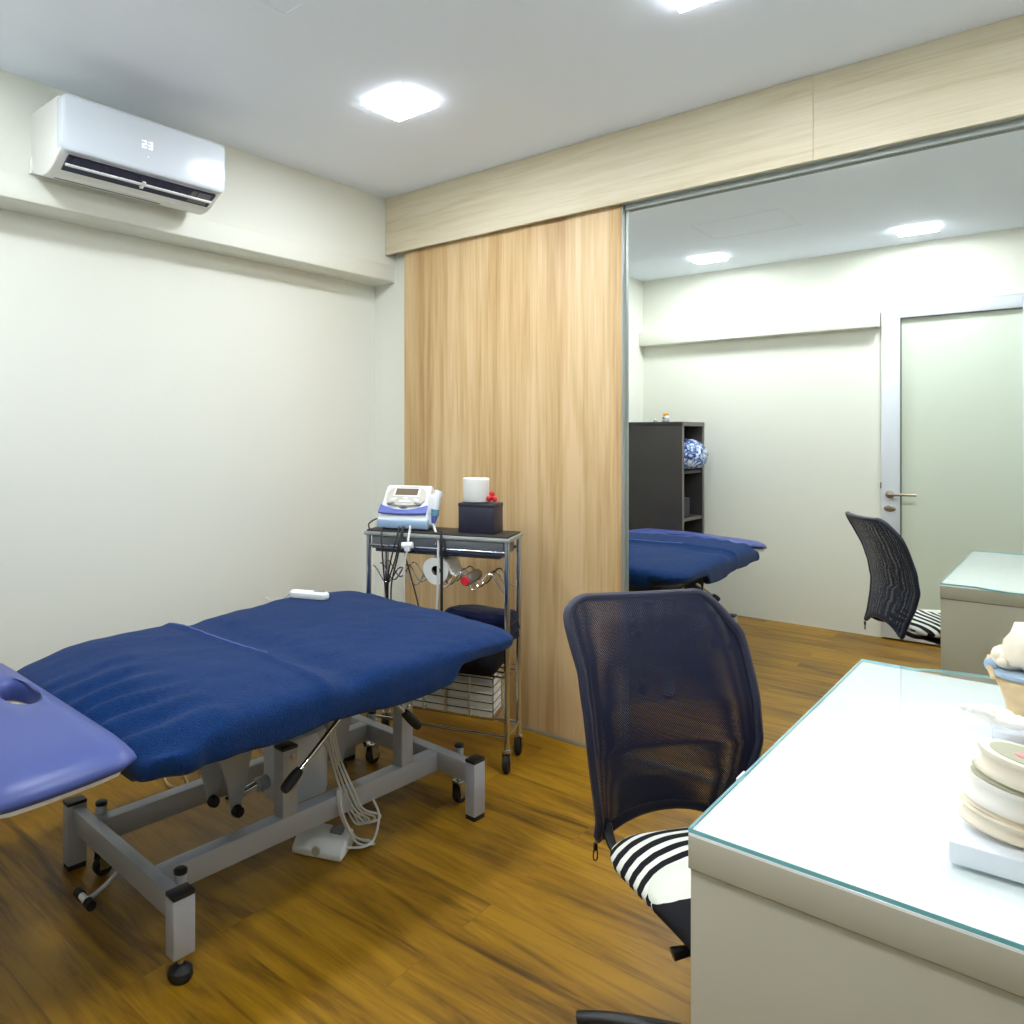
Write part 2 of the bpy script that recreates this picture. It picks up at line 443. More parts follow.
MB().lathe([(.003, .055), (.026, .055), (.027, .059), (.02, .063), (.003, .063)], (.05, 0, .862), 20, 'Y', sx=.8, sy=1.25).build('lock_cover', 'nickel', d)
MB().box(-.006, .002, .022, .045, .99, 1.03).build('strike_plate', 'gasket', d)

# pelmet over the mirror and the sliding panel, in two boards
pb = thing('pelmet', 'long pale washed-wood pelmet boards fixed along the ceiling over mirror and sliding panel', 'pelmet', (-.725, 2.955, 2.287))
MB().box(XL+.727, .022, -.013, .006, .006, ZC-2.287-.001, .0004, 1).build('board', 'pelmet', pb)
MB().box(.022, XR+.72, -.009, .006, .006, ZC-2.287-.001, .0004, 1).build('board', 'pelmet', pb)
MB().box(.725-1.405, XR+.72, .007, .028, .004, .030, .001).box(.725-1.405, XR+.72, .028, .046, -.016, .030, .001).build('soffit_rail', 'soffit', pb)

# mirror
mr = thing('wall_mirror', 'large wall mirror filling the back wall from the oak panel rightwards', 'mirror', (0, YM, 0))
MB().box(-1.60, XR, 0, .014, .02, 2.36).build('mirror_glass', 'mirror', mr)
MB().box(-1.41, XR, -.004, .014, .001, .02, .002).build('bottom_rail', 'alu', mr)

# sliding oak panel
sp = thing('sliding_panel', 'tall oak-grain sliding panel hanging left of the mirror', 'sliding panel', (-2.012, 2.990, 0))
MB().box(-.605, .593, -.013, .012, .014, 2.37, .001).build('panel', 'oak', sp)
MB().box(.594, .599, -.014, .012, .012, 2.37, .001).build('edge_trim', 'alu', sp)
MB().box(-.62, .60, -.014, .012, .001, .013, .001).build('floor_track', 'alu', sp)

# ------------------------------------------------------------------ ceiling lights
spots = [((-1.885, 2.125), 'square ceiling light between air conditioner and pelmet'),
         ((-.775, 2.115), 'square ceiling light above the office chair, cut off by the upper edge'),
         ((-1.963, .55), 'square ceiling light reflected in the mirror above the shelf unit'),
         ((-.769, .467), 'square ceiling light reflected in the mirror above the glass door'),
         ((.37, 2.12), 'unseen ceiling light added above the far end of the white desk')]  # last lamp is out of view, added to brighten the desk top
base = None
for (px_, py_), lab in spots:
    if base is None:
        base = thing('ceiling_light', '', 'ceiling light', (px_, py_, ZC), 0, 'ceiling light panels')
        fr = MB(); w = .103
        v_ = w+.005; u_ = w-.006
        fr.box(-v_, v_, -v_, -u_, -.002, 0).box(-v_, v_, u_, v_, -.002, 0).box(-v_, -u_, -u_, u_, -.002, 0).box(u_, v_, -u_, u_, -.002, 0)
        fr.build('frame', 'white', base)
        MB().box(-w+.004, w-.004, -w+.004, w-.004, -.0175, -.017).build('diffuser', 'lamp', base)
        MB().box(-w+.003, w-.003, -w+.003, w-.003, -.017, -.001, .001).build('diffuser_rim', 'lamprim', base)
        o = base
    else:
        o = copy_tree(base); o.location = (px_, py_, ZC)
    o['label'] = lab

# access hatch outline in the ceiling (seen in the mirror)
hb = MB(); x0, x1, y0, y1 = -1.745, -1.25, 1.02, 1.45
for a in ((x0, x1, y0, y0+.003), (x0, x1, y1-.003, y1), (x0, x0+.003, y0, y1), (x1-.003, x1, y0, y1)): hb.box(*a, ZC-.0015, ZC)
struct('trim_3', hb, 'ceil')

# ------------------------------------------------------------------ air conditioner on the left wall
ac = thing('air_conditioner', 'white split air conditioner high on the left wall showing 23', 'air conditioner', (XL, 1.426, 2.264))
ac.scale = (1.0264, 1.0264, 1.0264)
AL = .3155   # half length along y; local x = away from wall
prof = [(.0, .012), (.0, .203), (.205, .203), (.232, .195), (.243, .175), (.243, .045), (.232, .022), (.205, .008), (.165, -.018), (.13, -.030), (.09, -.032), (.03, -.012)]
MB().prism(prof, -AL+.004, AL-.004, 'Y', .006, 3).build('body', 'acside', ac)
fp = [(.236, .199), (.247, .18), (.2475, .05), (.238, .022), (.230, .022), (.230, .195)]
fo = rrect(AL, .0925, .024, 8, 0, .1105, 2)
MB().quadrings([[Vector((x, a, b)) for a, b in fo(q)] for x, q in ((.212, .0), (.240, .0), (.246, .0025), (.2492, .008), (.2497, .014))]).build('front_panel', 'ac', ac)
# outlet below the panel: dark slot with vanes
sl = Vector((.165-.232, 0, -.018-.016)).normalized()      # direction along the sloped underside towards the wall
def under(t, off=0): # point on the sloped underside
    p = Vector((.232, 0, .016))+sl*t; n = Vector((-sl.z, 0, sl.x));
    n = n if n.z < 0 else -n
    return p+n*off
def slot(mb, y0, y1, t0, t1, o0, o1):
    P = [under(t0, o0), under(t1, o0), under(t1, o1), under(t0, o1)]
    return mb.prism([(p.x, p.z) for p in P], y0, y1, 'Y')
slot(MB(), -AL+.035, AL-.03, .010, .076, -.004, .0045).build('outlet', 'acdark', ac)
for k in range(15):
    y = -AL+.05+k*.034
    slot(MB(), y, y+.003, .012, .040, .004, .0065).build('louver_vane', 'black', ac)
slot(slot(MB(), -AL+.035, AL-.032, .040, .047, .005, .012), -.008, .004, .030, .060, .005, .013).build('air_flap', 'white', ac)
slot(MB(), .19, AL-.045, .014, .070, .004, .0055).build('vent_cover', 'greyplast', ac)
MB().box(.10, .104, -AL+.04, .12, -.0335, -.031).build('base_seam', 'greyplast', ac)
def digit(segs, yc, zc, w=.0078, hgt=.025):
    t = .0020; x0, x1 = .2492, .2505; sg = MB()
    B = {'a': (-w, w, hgt/2-t, hgt/2), 'd': (-w, w, -hgt/2, -hgt/2+t), 'g': (-w, w, -t/2, t/2), 'b': (w-t, w, 0, hgt/2), 'c': (w-t, w, -hgt/2, 0), 'f': (-w, -w+t, 0, hgt/2), 'e': (-w, -w+t, -hgt/2, 0)}
    for q in segs:
        a = B[q]; sg.box(x0, x1, yc+a[0], yc+a[1], zc+a[2], zc+a[3])
    sg.build('display_digit', 'digit', ac)
digit('abged', -.026, .112); digit('abgcd', -.002, .112)
MB().box(.2492, .2502, -.012, -.009, .070, .073).build('indicator', 'digit', ac)
MB().box(.0, .012, -AL-.002, -AL+.02, -.006, .05, .002).build('pipe_cover', 'acside', ac)

# ------------------------------------------------------------------ treatment bed
BO, BR = (-1.946, 1.60, 0), R(-2.8)
bed = thing('treatment_bed', 'blue electric treatment couch on a silver steel base, along the left wall', 'treatment bed', BO, BR)
def sq_leg(lx_, ly_, z0, z1=.21):
    g = MB().box(lx_-.021, lx_+.021, ly_-.03, ly_+.03, z0, z1-.012, .003).build('leg', 'frame', bed)
    MB().box(lx_-.0215, lx_+.0215, ly_-.0305, ly_+.0305, z1-.012, z1, .003).build('cap', 'black', g)
    return g
g = sq_leg(.333, -.555, .062, .218)
MB().cyl((.333, -.555, .03), (.333, -.555, .064), .008).build('spindle', 'chrome', g)
MB().lathe([(.004, .0), (.026, .0), (.031, .010), (.029, .024), (.016, .034), (.008, .038), (.004, .038)], (.333, -.555, 0)).build('glide', 'rubber', g)
for q in ((-.333, -.545), (.343, .585), (-.333, .585)):
    g = sq_leg(q[0], q[1], .016)
    MB().box(q[0]-.02, q[0]+.02, q[1]-.028, q[1]+.028, .0, .016, .002).build('foot_pad', 'rubber', g)
MB().box(-.312, .312, -.562, -.527, .125, .192, .003).build('cross_beam', 'frame', bed)
MB().box(-.312, .322, .562, .607, .125, .192, .003).build('cross_beam', 'frame', bed)
for s in (.165, -.205):
    MB().box(s-.022, s+.022, -.527, .562, .122, .190, .003).build('side_rail', 'frame', bed)
for ly_, z1 in ((-.105, .40), (.405, .426)):
    p = MB().box(.142, .188, ly_-.028, ly_+.028, .190, z1-.01, .003).build('post', 'frame', bed)
    MB().box(.141, .189, ly_-.029, ly_+.029, z1-.01, z1, .003).build('cap', 'black', p)
    MB().lathe([(.003, .188), (.009, .188), (.009, .193), (.004, .195), (.002, .195)], (0, ly_+.005, z1-.032), 14, 'X').build('bolt', 'chrome', p)
for ly_, z1 in ((-.105, .40), (.405, .42)):
    MB().box(-.228, -.182, ly_-.028, ly_+.028, .190, z1, .003).build('post', 'frame', bed)
# lifting brackets (pairs of tapered plates) and the actuator between
def bracket(x, y0, flip=1):
    P = [(y0-.075*flip, .44), (y0+.085*flip, .44), (y0+.045*flip, .27), (y0+.022*flip, .185), (y0-.005*flip, .182), (y0-.012*flip, .23), (y0-.03*flip, .30)]
    if flip < 0: P = P[::-1]
    b = MB().prism(P, x-.006, x+.006, 'X', .002).build('lift_bracket', 'frame', bed)
    MB().lathe([(.003, -.012), (.016, -.012), (.019, 0), (.016, .014), (.003, .016)], (x+.012, y0+.008*flip, .195), 14, 'X').build('end_cap', 'rubber', b)
bracket(.045, -.215); bracket(-.06, -.235)
bracket(.03, .235, -1); bracket(-.09, .235, -1)
MB().box(.0-.1, .09, -.29, .30, .435, .47, .003).build('lift_beam', 'frame', bed)
MB().cyl((-.01, -.20, .200), (-.01, -.09, .215), .013).build('actuator_rod', 'chrome', bed)
MB().cyl((-.01, -.09, .213), (-.01, .21, .225), .022).build('actuator_tube', 'frame', bed)
mo = MB().slab(rrect(.075, .095, .04), [(.02, .155), (.004, .16), (0, .18), (0, .34), (.006, .365), (.03, .378)]).build('motor_housing', 'greywhite' if 'greywhite' in M_ else 'basegrey', bed, loc=(.02, .045, 0))
MB().cyl((.035, .045, .378), (.035, .045, .46), .018).build('motor_shaft', 'frame', bed)
# release levers with black grips
for (a, b, r0) in (((.29, .015, .495), (.330, -.190, .392), .0065), ((.372, .150, .52), (.386, .195, .472), .006)):
    a, b = Vector(a), Vector(b); dd = (b-a).normalized()
    l = MB().cyl(a, b, r0).build('lever', 'chrome', bed)
    MB().tube([b-dd*.012, b+dd*.012, b+dd*.045, b+dd*.062], lambda t: .010+.006*math.sin(PI*min(1, t*.8+.1)), seg=12).build('grip', 'rubber', l)
# retractable castors
def castor(x, y, top, up):
    c = MB().cyl((x, y, .085), (x, y, top), .0095).build('castor', 'chrome', bed)
    MB().cyl((x, y, top-.05), (x, y, top), .016).build('sleeve', 'frame', c)
    MB().lathe([(.003, 0), (.018, 0), (.018, .008), (.012, .012), (.003, .012)], (x, y, top)).build('cap', 'black', c)
    MB().box(x-.018, x+.018, y-.02, y+.02, .072, .086, .004).box(x-.021, x-.017, y-.014, y+.018, .025, .08).box(x+.017, x+.021, y-.014, y+.018, .025, .08).build('fork', 'chrome', c)
    MB().lathe([(.008, -.014), (.026, -.014), (.029, -.009), (.029, .009), (.026, .014), (.008, .014)], (x, y+.004, .029), 20, 'X').build('wheel', 'rubber', c)
castor(-.232, -.505, .215, 1); castor(.245, -.505, .205, 1); castor(.232, .640-.01, .205, 1); castor(-.232, .632, .205, 1)
# roller pedal bar under the head end
pd = MB().tube([(-.02, -.53, .14), (-.03, -.56, .10), (-.04, -.60, .07), (-.045, -.63, .06)], .006).build('pedal_bar', 'frame', bed)
MB().cyl((-.095, -.633, .06), (-.07, -.633, .06), .014).build('roller', 'rubber', pd)
MB().cyl((-.03, -.633, .06), (-.005, -.633, .06), .014).build('roller', 'rubber', pd)
MB().cyl((-.07, -.633, .06), (-.03, -.633, .06), .010).build('roller_sleeve', 'white', pd)
# deck and mattress sections
MB().box(-.29, .29, -.66, .56, .50, .548, .006).build('deck', 'deck', bed)
MB().slab(rrect(.365, .570, .10, cy=.0), [(.05, .549), (.008, .553), (0, .565), (0, .60), (.012, .616), (.04, .622)]).build('mattress', 'vinyl', bed)

# headrest with its breathing hole
HC = Vector((-.075, -.800)); n = 96
def outl(ins):
    o = rrect(.468-ins, .165-ins, .045, 10, 0, -.880)(0); return o
def ang_resample(poly, c, n):
    out = []; m = len(poly)
    for k in range(n):
        a = 2*PI*k/n; d_ = Vector((math.cos(a), math.sin(a))); best = None
        for i in range(m):
            p, q = Vector(poly[i]), Vector(poly[(i+1) % m]); e = q-p; den = d_.x*e.y-d_.y*e.x
            if abs(den) < 1e-12: continue
            w = p-c; t = (w.x*e.y-w.y*e.x)/den; u = (w.x*d_.y-w.y*d_.x)/den
            if t > 0 and -1e-9 <= u <= 1+1e-9 and (best is None or t > best): best = t
        out.append(c+d_*best)
    return out
def taper(p):  # narrower towards the head end
    t = min(1, max(0, (-.725-p.y)/.32)); return Vector((p.x*(1-(.17 if p.x < 0 else .13)*t*t), p.y))
OUT = {i: [taper(p) for p in ang_resample(outl(i), HC, n)] for i in (0, .006, .02, .05)}
def hole(g): return [HC+Vector((math.cos(2*PI*k/n)*(.098+g), math.sin(2*PI*k/n)*(.037+g*.8))) for k in range(n)]
def ring(L, z): return [Vector((p.x, p.y, z)) for p in L]
def mid(A, B, t): return [a.lerp(b, t) for a, b in zip(A, B)]
HZ = .618
def tilt(mb):   # the head end dips, more so on the near side
    def f(p):
        t = max(0, (-.725-p.y)/.32); p.z -= .042*t*(.12+.88*max(0, min(1, (p.x+.1)/.5))); return p
    return mb.warp(f)
hr = [ring(OUT[.02], HZ), ring(OUT[.006], HZ+.004), ring(OUT[0], HZ+.012), ring(OUT[0], HZ+.018), ring(OUT[.006], HZ+.027), ring(OUT[.02], HZ+.038), ring(OUT[.05], HZ+.049)]
for t in (.25, .5, .75): hr.append(ring(mid(OUT[.05], hole(.02), t), HZ+.050+.004*math.sin(PI*t)))
hr += [ring(hole(.02), HZ+.051), ring(hole(.009), HZ+.046), ring(hole(.002), HZ+.034), ring(hole(0), HZ+.02), ring(hole(.0), HZ)]
hd = tilt(MB().quadrings(hr, loop=True)).build('headrest', 'vinyl', bed, sharp=60)
hb_ = MB().quadrings([ring(mid(OUT[.02], OUT[.05], .5), HZ-.014), ring(OUT[.02], HZ-.011), ring(OUT[.02], HZ-.001), ring(hole(.03), HZ-.001), ring(hole(.03), HZ-.014)], loop=True)
tilt(hb_).build('headrest_board', 'white', bed)
MB().box(-.15, -.11, -.98, -.60, .515, .545, .003).build('headrest_arm', 'frame', bed)
MB().box(.11, .15, -.98, -.60, .515, .545, .003).build('headrest_arm', 'frame', bed)

# navy towel cover drawn over the mattress
def towel():
    mb = MB(); hx, hy, cy = .468, .716, .002
    pr = [(.4665, 0), (.455, 0)]+[(k*.02, 0) for k in range(22, 1, -1)]
    ZU = .008
    prof = [(max(i, .0), .657-.004*max(0, 1-i/.08)) for i, _ in pr]
    prof += [(.022, .650), (.012, .644), (.005, .634), (.001, .622), (0, .608), (0, .592), (.001, .578), (.004, .572), (.014, .567), (.03, .566), (.03, .572)]
    ol = rrect(hx, hy, .085, 14, 0, cy, 90)
    mb.quadrings([[Vector((x, y, z)) for x, y in ol(i)] for i, z in prof], cap0=False)
    for v in mb.bm.verts:
        if abs(v.co.x) < .004 and v.co.z > .6: v.co.x = 0
    bmesh.ops.remove_doubles(mb.bm, verts=[v for v in mb.bm.verts if v.co.x == 0], dist=.002)
    def w(p):
        x, y, z = p; side = max(0, min(1, (.652-z)/.06))
        # two cushion halves with a crease between, foot half slightly raised
        hy_ = -.175
        ridge = .010*math.exp(-((y-hy_)/.018)**2); val = -.014*math.exp(-((y-hy_-.09)/.06)**2)
        top = 1-side
        dz = (ridge+val)*(.35+.65*top)+.010*top*(1-min(1, abs(x/.46))**4)
        dz += .026*max(0, min(1, (y+.05)/.45))*(.5-.9*x)*top
        dz += .018*math.exp(-((y+.45)/.28)**2)*top*(1-min(1, abs(x/.46))**3)
        # foot end slopes down, head end tucks under
        dz -= .020*max(0, (y-.42)/.29)**2*(.4+.6*top)
        t_ = max(0, min(1, (-.47-y)/.24)); dz -= .040*t_*t_*(3-2*t_)*top
        # hem hangs lower along the middle of the near side
        hem = side**1.5
        if x > .3: dz -= hem*(.012+.016*math.exp(-((y-.22)/.30)**2)+.005*math.sin(y*14))
        if x > .3 and y > .32: dz += hem*.050*min(1, (y-.32)/.05)
        # folds gathered at the near corner of the head end
        f = max(0, min(1, (-.46-y)/.18))*max(0, min(1, (x+.22)/.3))
        dz += f*.015*math.sin((x*1.0-(y+.7)*.45)*58+noise.noise(Vector((x*5, y*5, 3)))*2.5)*(1-.4*side)
        p.x += f*side*.010*math.sin(y*60)
        nz = noise.noise(Vector((x*7, y*7, z*7)))*.006+noise.noise(Vector((x*22, y*18, z*14)))*.0026
        d_ = Vector((x/.46, 0, 1)) if not side else Vector((math.copysign(1, x)*side, 0, top))
        p.z += dz+nz*top
        p += Vector((math.copysign(1, x) if abs(x) > .40 else 0, math.copysign(1, y) if abs(y) > .6 else 0, 0))*nz*side*1.4
        return p
    mb.warp(w)
    # pulled-in corners at the head end, rounded ends at the foot
    def w2(p):
        t = max(0, min(1, (-.55-p.y)/.20)); p.x *= 1-.045*t*t
        t = max(0, min(1, (p.y-.45)/.27)); p.x *= 1-.05*t*t
        return p
    mb.warp(w2)
    return mb.warp(lambda p: p+Vector((0, 0, ZU)))
tw = towel().build('bed_towel', 'towel', None, sharp=80, loc=BO, rot=(0, 0, BR))
tag(tw, 'navy blue towel cover stretched over the treatment couch mattress', 'towel')
# stitched seam line across the cover
from mathutils.bvhtree import BVHTree
tree = BVHTree.FromPolygons([v.co.copy() for v in tw.data.vertices], [tuple(p.vertices) for p in tw.data.polygons])
def top_at(x, y):      # height of the cover at a point of its own frame
    h_ = tree.ray_cast(Vector((x, y, 2)), Vector((0, 0, -1))); return h_[0].z if h_[0] else .66
def on_towel(x, y):
    q = tw.matrix_basis.inverted() @ Vector((x, y, 0)); return top_at(q.x, q.y)
sm_ = []
for k in range(40):
    x = -.42+.58*k/39; y = -.176+.006*k/39
    sm_.append((x, y, top_at(x, y)+.0002))
MB().tube(sm_, .0022, seg=6).build('seam', 'lilac', tw)
# hand control lying on the towel
rc = thing('hand_control', 'white oblong hand control lying on the navy towel', 'remote control', (-2.27, 2.01, on_towel(-2.27, 2.01)-.001), R(22))
MB().slab(rrect(.085, .024, .022), [(.012, .0), (.003, .004), (0, .012), (.001, .024), (.008, .031), (.014, .032)]).build('body', 'white', rc)
MB().slab(rrect(.026, .009, .008, cx=.045), [(0, .030), (.001, .033), (.006, .0335)]).build('window', 'greyplast', rc)
RM = Matrix.Translation(rc.location) @ Matrix.Rotation(R(22), 4, 'Z'); cp = [Vector((-.085, 0, .014))]
for x, y in ((-.115, 0), (-.14, .008), (-.165, .018), (-.19, .03), (-.21, .045), (-.23, .06)):
    q = RM @ Vector((x, y, 0)); q.z = on_towel(q.x, q.y)+.004; cp.append(RM.inverted() @ q)
MB().tube(cp, .0036).build('cord', 'cord_white', rc)

# foot switch and cable bundle
fs = thing('foot_switch', 'white plastic foot switch on the floor under the couch', 'foot switch', (-1.815, 1.665, 0), R(24))
MB().prism([(-.055, 0), (-.055, .022), (-.02, .045), (.05, .058), (.06, .05), (.06, 0)], -.085, .085, 'X', .006, 3).build('body', 'white', fs)
MB().box(.02, .062, .01, .05, .048, .062, .003).build('button', 'greyplast', fs)
MB().lathe([(.002, -.058), (.014, -.058), (.014, -.050), (.002, -.05)], (.0, 0, .022), 14, 'Y').build('badge', 'face', fs)
MB().tube([(.08, .0, .02), (.13, .02, .02), (.155, .06, .03), (.165, .08, .10), (.15, .06, .16)], .004).build('cord', 'cord_white', fs)
cb = MB()
rnd = random.Random(3)
for k in range(4):   # hanging loops over the near rail
    o = .006*k; y0 = 1.66+.012*k
    cb.tube([(-1.775, y0-.02, .40), (-1.765, y0, .30), (-1.762+o, y0+.035, .20), (-1.755+o, y0+.075, .12), (-1.748+o, y0+.12+.01*k, .075), (-1.752+o, y0+.13, .06), (-1.765+o, y0+.10, .07), (-1.768+o, y0+.05, .16), (-1.768+o, y0+.035, .20)], .0036, seg=6)
for k in range(3):   # loops falling to the floor
    o = .007*k
    cb.tube([(-1.757, 1.675+o, .205), (-1.750+o, 1.672, .16), (-1.742+o, 1.69, .10), (-1.73+o*.6, 1.73, .03), (-1.722+o, 1.775+o, .006), (-1.735+o, 1.80, .005), (-1.758+o, 1.785, .006), (-1.757+o, 1.74, .04), (-1.757+o*.5, 1.70, .11), (-1.762, 1.685, .19), (-1.76, 1.68, .21)], .0036, seg=6)
cb.tube([(-1.79, 1.62, .40), (-1.782, 1.66, .33), (-1.772, 1.70, .27), (-1.765, 1.73, .2)], .0036, seg=6)
tag(cb.build('cable_bundle', 'cord_white'), 'looped bundle of white cable hanging over the couch base rail', 'cable')
tag(MB().tube([(-2.80, 1.50, .006), (-2.76, 1.56, .005), (-2.70, 1.60, .006), (-2.56, 1.56, .006), (-2.50, 1.60, .006), (-2.58, 1.64, .008), (-2.66, 1.66, .006), (-2.60, 1.73, .007), (-2.52, 1.68, .006), (-2.50, 1.76, .005), (-2.62, 1.80, .005), (-2.72, 1.72, .005)], .0048).build('power_cord', 'cord_cream'), 'cream cord lying loose on the floor behind the couch base', 'cord')

# ------------------------------------------------------------------ trolley
TR, TA = (-1.696, 2.549, 0), R(19)
tro = thing('chrome_trolley', 'chrome trolley with black top standing behind the couch foot, by the oak panel', 'trolley', TR, TA)
W, D = .608, .19     # local x runs from -W to 0, y from 0 to D
for (x, y) in ((0, 0), (-W, 0), (0, D), (-W, D)):
    l = MB().cyl((x, y, .085), (x, y, .895), .0115).build('leg', 'chrome', tro)
    c = MB().lathe([(.003, .086), (.019, .086), (.019, .076), (.003, .074)], (x, y, 0)).box(x-.018, x-.014, y-.016, y+.012, .025, .08).box(x+.014, x+.018, y-.016, y+.012, .025, .08).build('castor', 'chrome', l)
    MB().lathe([(.008, -.011), (.031, -.011), (.035, -.007), (.035, .007), (.031, .011), (.008, .011)], (x, y-.006, .035), 20, 'X').build('wheel', 'rubber', tro)
MB().box(-W-.016, .016, -.016, D+.016, .886, .902, .004).build('tray_frame', 'alu', tro)
MB().box(-W-.006, .006, -.008, D+.008, .902, .909, .002).build('tray_mat', 'trayblack', tro)
dr = MB().box(-W+.016, -.014, -.002, D-.02, .832, .884, .003).build('drawer', 'steel', tro)
MB().ball((-.30, -.006, .862), .006).build('knob', 'chrome', dr)
MB().box(-W+.03, -.03, .004, D-.03, .818, .832, .004).build('drawer_base', 'deck', tro)
for z in (.845, .132): MB().cyl((-W, 0, z), (0, 0, z), .0065).cyl((-W, D, z), (0, D, z), .0065).build('cross_rail', 'chrome', tro)
MB().cyl((0, 0, .132), (0, D, .132), .006).build('side_rail', 'chrome', tro)
MB().cyl((-W, 0, .132), (-W, D, .132), .006).build('side_rail', 'chrome', tro)
for k, y in enumerate((.02, .095, .17)):
    P = []
    for i in range(0, 61):
        x = -W+.012+(W-.024)*i/60; P.append((x, y, .722+.036*abs(math.cos(i/60*PI*4.5))**1.3*0+.034*math.cos(i/60*2*PI*4.5)))
    MB().tube(P, .0035, seg=6, sub=1).build('wave_rack', 'chrome', tro)
sh = MB()
for y in (.0, .063, .126, .19): sh.cyl((-W, y, .362), (0, y, .362), .004, seg=8)
sh.build('shelf_wire', 'chrome', tro)
bk = MB(); bx0, bx1, by0, by1, bz0, bz1 = -.47, -.062, .015, .175, .186, .345
for z in (bz0, .218, .25, .282, .314, bz1):
    bk.tube([(bx0, by0, z), (bx1, by0, z), (bx1, by1, z), (bx0, by1, z)], .0026, closed=True, seg=6, sub=1)
for x in (bx0, -.36, -.265, -.16, bx1):
    bk.cyl((x, by0, bz0), (x, by0, bz1), .003, seg=6).cyl((x, by1, bz0), (x, by1, bz1), .003, seg=6).cyl((x, by0, bz0), (x, by1, bz0), .003, seg=6)
for x in (bx0, bx1):
    for y in (by0+.01, by1-.01): bk.cyl((x, y, bz1), (x, y, .362), .003, seg=6)
bk.build('wire_basket', 'chrome', tro)
tro.scale = (1, 1, 1.03)
TM = Matrix.Translation(TR) @ Matrix.Rotation(TA, 4, 'Z') @ Matrix.Diagonal((1, 1, 1.03, 1))
def tl(x, y, z): return TM @ Vector((x, y, z))
# cartons inside the basket
for i, (x0, x1, nm) in enumerate(((-.462, -.366, 'left'), (-.352, -.272, 'middle'), (-.258, -.070, 'right'))):
    z = .191
    for k in range(4 if i else 3):
        hgt = .034 if i else .045
        o = MB().box(-(x1-x0)/2, (x1-x0)/2, -.075, .075, 0, hgt-.002, .003).build('carton', 'paper', None, loc=tl((x0+x1)/2, .095, z), rot=(0, 0, TA))
        lab = {0: 'lowest', 1: 'second lowest', 2: 'third', 3: 'topmost'}[k]
        tag(o, 'flat white carton in the trolley basket, %s in the %s stack' % ('topmost' if (i == 0 and k == 2) else lab, nm), 'carton', 'white cartons in the trolley basket')
        z += hgt
# navy towel and black cushion on the middle shelf
cu = MB().slab(rrect(.135, .13, .07), [(.06, .0), (.02, .006), (.002, .035), (0, .065), (.01, .10), (.04, .118), (.09, .124)])
cu.warp(lambda p: p+Vector((noise.noise(p*9)*.012, noise.noise(p*9+Vector((5, 0, 0)))*.012, noise.noise(p*11)*.008*(p.z > .01))))
o = cu.build('cushion', 'bag', None, loc=tl(-.165, .06, .367), rot=(0, 0, TA)); tag(o, 'soft black cushion on the trolley shelf behind the couch foot', 'cushion')
ft = MB().slab(rrect(.145, .085, .03), [(.03, .0), (.0, .012), (.008, .035), (.0, .05), (.010, .075), (.001, .09), (.004, .105), (.02, .118), (.06, .122)])
ft.warp(lambda p: p+Vector((noise.noise(p*12)*.010, noise.noise(p*12+Vector((5, 0, 0)))*.010, noise.noise(p*8)*.012*(p.z > .01))))
o = ft.build('folded_towel', 'towel_dark', None, loc=tl(-.135, .105, .482), rot=(0, 0, TA)); tag(o, 'folded dark navy towel on the black cushion inside the trolley', 'towel')
# paper roll and bottle lying in the wave rack
pr_ = thing('paper_roll', 'white paper roll lying end-on in the trolley wave rack', 'paper roll', tl(-.305, .06, .755), TA)
def roll(mb, r0, r1, y0, y1, n=36):
    return mb.quadrings([[Vector((r*math.cos(2*PI*k/n), y, r*math.sin(2*PI*k/n))) for k in range(n)] for r, y in ((r0, y0), (r1, y0), (r1, y1), (r0, y1))], loop=True)
rl = roll(MB(), .020, .056, -.05, .10)
rl.warp(lambda p: Vector((p.x*(1+.05*math.sin(3*math.atan2(p.z, p.x))), p.y, p.z*(1+.04*math.sin(3*math.atan2(p.z, p.x))))))
rl.build('roll', 'paper', pr_); roll(MB(), .017, .0198, -.047, .097).build('core', 'card', pr_)
tl_ = MB(); tl_.quadrings([[Vector((.054, y, .01)) for y in (-.05, .1)], [Vector((.066, y, -.01)) for y in (-.05, .1)], [Vector((.088, y, -.018)) for y in (-.05, .1)]], False, False, closed=False)
tl_.quadrings([[Vector((.055, y, .012)) for y in (-.05, .1)], [Vector((.067, y, -.008)) for y in (-.05, .1)], [Vector((.089, y, -.016)) for y in (-.05, .1)]], False, False, closed=False)
tl_.build('loose_sheet', 'paper', pr_)
bo = thing('bottle', 'grey bottle with red cap lying in the trolley wave rack', 'bottle', tl(-.175, .05, .725), TA)
MB().lathe([(.004, -.045), (.021, -.045), (.023, -.04), (.023, .12), (.018, .135), (.004, .137)], (0, 0, 0), 22, 'Y').build('body', 'cangrey', bo)
MB().lathe([(.002, -.056), (.016, -.056), (.018, -.053), (.018, -.0455), (.002, -.0455)], (0, 0, 0), 22, 'Y').build('cap', 'red', bo)

# therapy unit on the trolley top
tu = thing('therapy_unit', 'white and lilac electrotherapy unit with display on the trolley', 'therapy unit', tl(-.470, .098, .909), TA+R(6))
hw = .112
prof = [(-.09, .012), (-.096, .03), (-.096, .052), (-.080, .072), (.035, .178), (.052, .184), (.085, .176), (.10, .15), (.10, .012), (.09, .004), (-.08, .004)]
body = MB().prism(prof, -hw, hw, 'X', .010, 3); body.warp(lambda p: Vector((p.x*(1-.10*max(0, p.z-.02)/.16), p.y+.02*(p.x/hw)**2*(p.y < 0), p.z)))
body.build('housing', 'white', tu)
lo = MB().prism([(-.095, .006), (-.1005, .028), (-.1005, .046), (-.07, .046), (-.07, .006)], -hw-.002, hw+.002, 'X', .006, 3); lo.warp(lambda p: Vector((p.x, p.y+.02*(p.x/hw)**2, p.z)))
lo.build('lower_front', 'paleblue', tu)
